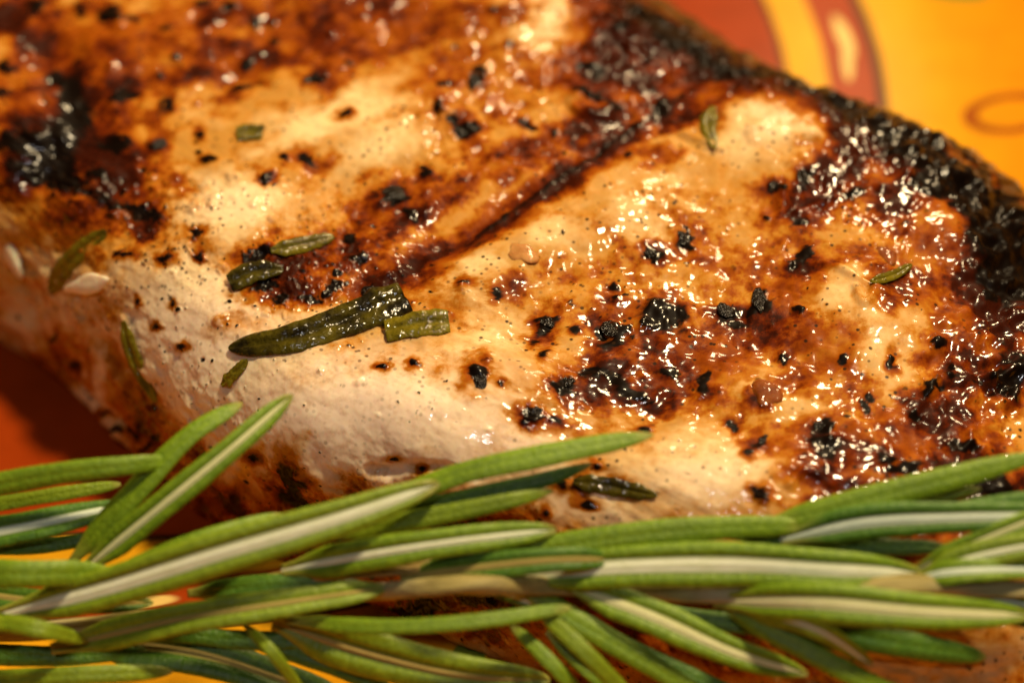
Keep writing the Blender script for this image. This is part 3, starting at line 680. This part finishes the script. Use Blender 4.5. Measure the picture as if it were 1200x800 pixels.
# leaves: base to tip in the picture, width px, side shown (U underside, T top), colour, felt, lift mm, roll, band
LEAVES = [
 ([(-90, 584), (60, 556), (150, 545), (206, 539)], 37, 'T', 'g', None, 5.0, 10, .4),
 ([(-60, 600), (60, 580), (142, 567)], 24, 'T', 'y', None, 1.2, 0, .4),
 ([(-80, 637), (40, 615), (150, 590)], 56, 'U', 'd', 'b', 2.4, -8, .34),
 ([(80, 662), (150, 585), (220, 512), (284, 472)], 41, 'T', 'g', None, 3.6, -10, .4),
 ([(92, 672), (190, 592), (270, 526), (343, 462)], 44, 'U', 'g', 'y', 4.8, 12, .30),
 ([(-100, 668), (20, 672), (134, 669)], 50, 'T', 'g', None, 7.2, 6, .4),
 ([(-8, 722), (120, 690), (260, 647), (400, 606), (516, 566)], 66, 'U', 'y', 'w', 7.0, 8, .44),
 ([(90, 700), (220, 640), (332, 603)], 38, 'T', 'g', None, 5.4, 0, .4),
 ([(60, 760), (200, 727), (320, 708), (454, 688)], 50, 'U', 'y', 'o', 5.6, -4, .20),
 ([(-40, 722), (40, 735), (103, 751)], 30, 'T', 'y', None, 7.6, 0, .4),
 ([(-60, 728), (-20, 729), (19, 731)], 36, 'T', 'y', None, 8.6, 0, .4),
 ([(90, 752), (220, 764), (330, 796), (430, 835)], 74, 'U', 'd', 'o', 1.2, -20, .22),
 ([(-70, 798), (80, 791), (203, 786)], 31, 'T', 'y', None, 5.6, 0, .4),
 ([(285, 730), (320, 765), (365, 825)], 20, 'T', 'y', None, 5.2, 0, .4),
 ([(320, 728), (430, 764), (540, 790), (645, 797)], 84, 'U', 'y', 'o', 3.0, 18, .16),
 ([(335, 728), (450, 734), (560, 727), (670, 711)], 25, 'T', 'g', None, 6.0, 0, .4),
 ([(420, 606), (530, 558), (640, 533), (766, 509)], 38, 'T', 'g', None, 3.4, -8, .4),
 ([(430, 606), (560, 580), (640, 561), (694, 543)], 28, 'T', 'd', None, 2.0, 0, .4),
 ([(370, 630), (500, 606), (590, 588), (649, 574)], 30, 'T', 'y', None, 3.2, 6, .4),
 ([(330, 668), (440, 648), (540, 633), (652, 620)], 52, 'U', 'g', 'w', 4.8, 4, .28),
 ([(220, 695), (340, 685), (453, 692)], 38, 'T', 'd', None, 3.0, 0, .4),
 ([(290, 678), (430, 668), (570, 655)], 22, 'T', 'b', None, 3.2, 0, .4),
 ([(550, 672), (650, 642), (760, 625), (860, 617), (947, 616)], 42, 'T', 'g', None, 3.0, 12, .4),
 ([(470, 676), (590, 661), (660, 655), (724, 655)], 46, 'U', 'd', 'o', 4.6, 6, .30),
 ([(590, 676), (720, 664), (860, 661), (980, 667), (1080, 671)], 70, 'U', 'g', 'w', 3.8, 6, .46),
 ([(880, 620), (980, 594), (1090, 566), (1230, 530)], 40, 'T', 'g', None, 2.4, 0, .4),
 ([(915, 632), (1010, 612), (1110, 606), (1260, 603)], 54, 'U', 'd', 'b', 3.0, 10, .40),
 ([(980, 606), (1070, 586), (1150, 572)], 24, 'T', 'y', None, 1.0, 0, .4),
 ([(1068, 670), (1120, 645), (1200, 612), (1280, 580)], 34, 'U', 'g', 'y', 2.6, 20, .3),
 ([(1072, 684), (1130, 656), (1220, 636), (1290, 622)], 46, 'U', 'y', 'w', 3.4, 8, .26),
 ([(1072, 676), (1140, 668), (1250, 666)], 40, 'U', 'g', 'b', 4.0, -10, .34),
 ([(1070, 688), (1140, 696), (1260, 722)], 38, 'U', 'g', 'b', 2.8, -30, .3),
 ([(836, 704), (960, 706), (1080, 716), (1207, 721)], 60, 'U', 'g', 'y', 5.0, 6, .40),
 ([(930, 722), (1040, 750), (1156, 770)], 50, 'T', 'd', None, 1.4, 10, .4),
 ([(835, 700), (920, 748), (1010, 795), (1090, 830)], 34, 'T', 'g', None, 4.2, 8, .4),
 ([(865, 712), (955, 736), (1023, 779)], 36, 'U', 'y', 'b', 4.8, 42, .3),
 ([(664, 685), (760, 720), (860, 764), (947, 790)], 54, 'U', 'g', 'y', 4.0, 4, .36),
 ([(600, 684), (700, 742), (800, 802), (850, 840)], 36, 'T', 'g', None, 3.4, 0, .4),
 ([(625, 708), (690, 768), (755, 835)], 28, 'T', 'y', None, 5.0, 0, .4),
 ([(595, 728), (655, 786), (700, 840)], 24, 'T', 'g', None, 4.4, 0, .4),
 ([(640, 740), (700, 795), (740, 840)], 24, 'T', 'g', None, 2.6, 0, .4),
 ([(566, 690), (620, 705), (700, 745)], 22, 'U', 'd', 'b', 2.2, 30, .4),
 ([(-60, 690), (60, 705), (180, 706)], 40, 'U', 'd', 'o', 3.4, -10, .3),
 ([(1000, 625), (1090, 606), (1210, 585), (1290, 570)], 32, 'T', 'd', None, 1.6, 0, .4),
 ([(420, 660), (520, 650), (600, 638), (668, 640)], 30, 'T', 'd', None, 2.2, 0, .4),
 ([(560, 680), (640, 672), (740, 676), (840, 690)], 34, 'T', 'd', None, 1.2, 0, .4),
 ([(100, 740), (200, 742), (300, 750), (420, 748)], 30, 'T', 'd', None, 1.6, 0, .4),
 ([(690, 690), (790, 720), (900, 735), (1000, 760)], 30, 'T', 'd', None, 1.0, 0, .4),
 ([(640, 700), (730, 755), (830, 800), (900, 830)], 30, 'T', 'd', None, 1.4, 0, .4),
 ([(-60, 640), (40, 640), (140, 625)], 26, 'T', 'd', None, 1.0, 0, .4),
 ([(280, 745), (380, 775), (470, 815)], 34, 'T', 'd', None, 1.6, 0, .4),
 ([(1075, 690), (1150, 708), (1260, 745)], 34, 'T', 'd', None, 1.2, 0, .4),
 ([(-60, 764), (60, 768), (180, 762)], 34, 'T', 'd', None, 2.0, 0, .4),
 ([(840, 625), (930, 630), (1030, 640), (1110, 640)], 30, 'T', 'd', None, 0.8, 0, .4),
]
VIEW = -FWD
WS = 0.70
for k, (pts, wpx, face, col, felt, lift, roll, band) in enumerate(LEAVES):
    n = len(pts); P3 = []
    for i, (x, y) in enumerate(pts):
        f = i / (n - 1)
        P3.append(sprig_point(x, y, lift * (0.35 + 0.65 * math.sin(math.pi * min(1, f * 0.75 + 0.12)))))
    fv = VIEW + np.array((0, 0, 0.25))
    make_leaf('leaf', sprig, ORG, P3, fv, wpx * MMPX * WS, LM[col], FELT[felt] if felt else FELT['o'], band=band * 0.70, flip=(face == 'U'),
              roll=roll, seed=k, nl=110, tl=5.0 if k in (16, 17, 18, 25) else 3.2)

# ------------------------------------------------------------------ bits on the meat
def on_meat(px, py):
    p, n = hit(px, py, BF)
    return p, n
COOKED = [
 ([(476, 352), (410, 378), (340, 401), (270, 408)], 48, 'T', 'k', 6, 'largest cooked rosemary leaf, dark and beaded, lying above the fresh sprig', dict(tl=3.2, base_w=.85)),
 ([(452, 392), (490, 384), (526, 380)], 36, 'T', 'c', 0, 'cut olive rosemary piece with square end beside the largest cooked leaf', dict(cut=True, base_w=.9)),
 ([(318, 296), (352, 290), (392, 280)], 27, 'T', 'c', 4, 'shiny olive cooked rosemary leaf in the dark glaze above the largest leaf', dict()),
 ([(270, 335), (300, 322), (334, 318)], 40, 'T', 'k', -8, 'dark crusted cooked rosemary stub left of the shiny olive leaf', dict(base_w=.8)),
 ([(62, 338), (88, 305), (128, 272)], 34, 'T', 'c', 0, 'broad olive cooked rosemary leaf beside the white fat on the left flank', dict()),
 ([(146, 376), (158, 415), (186, 470)], 27, 'T', 'c', 12, 'slim olive cooked rosemary leaf tucked in a slit of the left flank', dict(tl=3)),
 ([(278, 160), (293, 158), (309, 158)], 26, 'T', 'c', 0, 'short olive rosemary scrap on pale flesh, near the top left', dict(cut=True, base_w=.9)),
 ([(262, 452), (277, 438), (292, 422)], 20, 'T', 'c', 0, 'small brownish rosemary scrap just below the largest cooked leaf', dict()),
 ([(672, 566), (720, 570), (772, 580)], 24, 'T', 'k', 0, 'cooked rosemary leaf poking out just above the fresh sprig', dict(tl=3)),
 ([(1020, 332), (1045, 324), (1068, 312)], 14, 'T', 'c', 0, 'thin green sliver of cooked rosemary by the right glaze ridge', dict()),
 ([(836, 128), (830, 150), (838, 176)], 24, 'T', 'c', 0, 'olive rosemary bit on the pale mound by the far edge', dict()),
]
for k, (pts, wpx, face, col, roll, label, kw) in enumerate(COOKED):
    P3, nn = [], []
    for x, y in pts:
        p, n = on_meat(x, y); nn.append(n); P3.append(p + n * (0.16 + wpx * MMPX * 0.07))
    n = np.mean(nn, axis=0); org = P3[len(P3) // 2]
    o = make_leaf('cooked_rosemary_leaf', None, org, P3, n + VIEW * 0.6, wpx * MMPX, LM[col], None, band=.3, roll=roll, seed=60 + k, nl=70, thick=0.34, groove=0.75, gw=0.24, ragged=0.06, **kw)
    o.location = Vector(org) * MM
    tag(o, label, 'rosemary leaf', 'cooked rosemary leaves on the meat')

def chunk(name, px, py, rx, ry, ang, mat, seed, flat=0.26, lift=0.0, rough=0.42, sub=3, facet=True):
    while frame_at(px, py, rx, ry, ang) is None or on_meat(px, py)[0] is None: px += 3; py -= 3
    f = frame_at(px, py, rx * 0.68, ry * 0.68, ang); p, n = on_meat(px, py)
    A, B = f[1], f[2]
    bm = bmesh.new(); bmesh.ops.create_icosphere(bm, subdivisions=sub, radius=1.0)
    r = np.random.RandomState(seed); W = r.randn(7, 3); ph = r.rand(7) * 6.28
    sz = min(np.linalg.norm(A), np.linalg.norm(B))
    planes = r.randn(9, 3); planes /= np.linalg.norm(planes, axis=1, keepdims=True); cut = 0.62 + 0.3 * r.rand(9)
    for v in bm.verts:
        c = np.array(v.co)
        if facet:
            for pl, ct in zip(planes, cut):
                e = c @ pl - ct
                if e > 0: c = c - pl * e * 0.9
        c = c * (1 + rough * sum(math.sin(W[i] @ c * 2.2 + ph[i]) for i in range(7)) / 4 + 0.07 * r.randn() * facet)
        q = A * c[0] + B * c[1] + n * (c[2] * flat * sz)
        v.co = Vector(q * MM)
    me = bpy.data.meshes.new(name); bmesh.ops.recalc_face_normals(bm, faces=bm.faces); bm.to_mesh(me); bm.free()
    if not facet: me.polygons.foreach_set('use_smooth', np.ones(len(me.polygons), bool))
    o = obj(name, me, mat); o.location = Vector(p + n * lift * sz) * MM
    return o
def pepper_material():
    N = NT('burnt_pepper'); o_ = N.coord(); nz = N.noise(o_, 2600.0, 4, 0.6)
    c = N.ramp(nz, [(0.35, (0.003, 0.002, 0.0015)), (0.7, (0.012, 0.007, 0.004))])
    nr = N.bump(nz, 0.8, 0.0003)
    return N.set(Base_Color=c, Roughness=0.5, Specular_IOR_Level=0.05, Normal=nr, Coat_Weight=0.35, Coat_Roughness=0.08, Coat_Normal=nr)
PEP = pepper_material()
FLAKES = [(801, 275, 12, 17, 0, 'tall black pepper flake alone on amber flesh, right of the centre'),
 (850, 362, 15, 12, 10, 'left half of the black flake pair in the right part of the meat'),
 (890, 350, 14, 22, 5, 'taller right half of the black flake pair in the right part of the meat'),
 (560, 445, 13, 15, 0, 'grey black pepper flake on pale flesh below the cut olive piece'),
 (630, 483, 13, 9, 0, 'flat black pepper flake above the tip of a fresh rosemary leaf'),
 (716, 386, 16, 11, 30, 'slanted black pepper flake above the dark central glaze patch'),
 (462, 226, 20, 10, 0, 'wide black flake on the left end of the diagonal grill groove'),
 (310, 213, 7, 8, 0, 'tiny round peppercorn bit on the pale mound at upper left'),
 (895, 515, 9, 12, 0, 'small black pepper flake below the round caramel lump'),
 (963, 500, 12, 10, 0, 'black pepper flake right of the round caramel lump'),
 (666, 446, 12, 10, 0, 'black pepper bit at the left end of the dark central glaze patch'),
 (641, 376, 12, 8, 0, 'dark flake left of the slanted flake in the centre'),
 (764, 297, 14, 9, 10, 'ragged black flake just left of the tall lone flake'),
 (184, 170, 13, 8, -20, 'black flake at the right rim of the burnt patch, upper left'),
 (300, 27, 9, 9, 0, 'round black flake on the brown streak at the top'),
 (555, 97, 10, 13, 0, 'upright black flake on pale flesh at top centre'),
 (538, 155, 14, 8, 20, 'black flake just below the upright flake at top centre'),
 (450, 350, 34, 17, 22, 'large black burnt crumb on the right end of the largest cooked leaf'),
 (128, 512, 13, 9, 0, 'black crumb at the bottom rim of the left flank')]
for k, (px, py, rx, ry, an, label) in enumerate(FLAKES):
    o = chunk('pepper_flake', px, py, rx, ry, an, PEP, 200 + k)
    tag(o, label, 'pepper flake', 'black pepper flakes on the meat')
def lump_material(name, a, b, sss=0.3):
    N = NT(name); nz = N.noise(N.coord(), 900.0, 3, 0.6)
    c = N.mix(N.ramp(nz, [(0.3, 0.0), (0.7, 1.0)]), a, b); nr = N.bump(nz, 0.6, 0.0003)
    return N.set(Base_Color=c, Roughness=0.5, Specular_IOR_Level=0.1, Normal=nr, Coat_Weight=0.55, Coat_Roughness=0.06, Coat_Normal=nr, Subsurface_Weight=sss, Subsurface_Scale=0.001)
CAR = lump_material('caramel_lump', (0.12, 0.022, 0.002), (0.24, 0.06, 0.006)); TAN = lump_material('tan_lump', (0.33, 0.13, 0.03), (0.47, 0.22, 0.07))
for k, (px, py, rx, ry, an, m, label) in enumerate([
  (897, 462, 27, 22, 15, CAR, 'round caramel brown lump of glaze right of the dark central patch'),
  (612, 296, 26, 17, 25, TAN, 'tan translucent bit on pale flesh below the grill groove'),
  (600, 17, 13, 14, 0, CAR, 'square brown bit on pale flesh at the top edge'),
  (1040, 300, 20, 14, 40, CAR, 'dark brown bit above the bright glaze ridge at the right')]):
    o = chunk('caramelised_bit', px, py, rx, ry, an, m, 300 + k, flat=0.26, lift=-0.06, rough=0.34, facet=False)
    tag(o, label, 'glaze bit', 'caramelised bits on the meat')
FAT = lump_material('white_fat', (0.68, 0.56, 0.36), (0.78, 0.70, 0.52), 0.4)
for k, (px, py, rx, ry, an, lab) in enumerate([(20, 306, 11, 30, -28, 'white fat seam at the left edge'), (102, 332, 34, 17, -22, 'white fat wedge under the olive leaf')]):
    o = chunk('fat', px, py, rx, ry, an, FAT, 330 + k, flat=0.4, lift=0.18, rough=0.35, facet=False)
    M = Matrix.Translation(-Vector((MC[0], MC[1], 0)) * MM)
    o.parent = meat; o.location = o.location - Vector((MC[0], MC[1], 0)) * MM; o['label'] = lab
print('tris', sum(len(o.data.polygons) * 2 for o in sc.objects if o.type == 'MESH'))
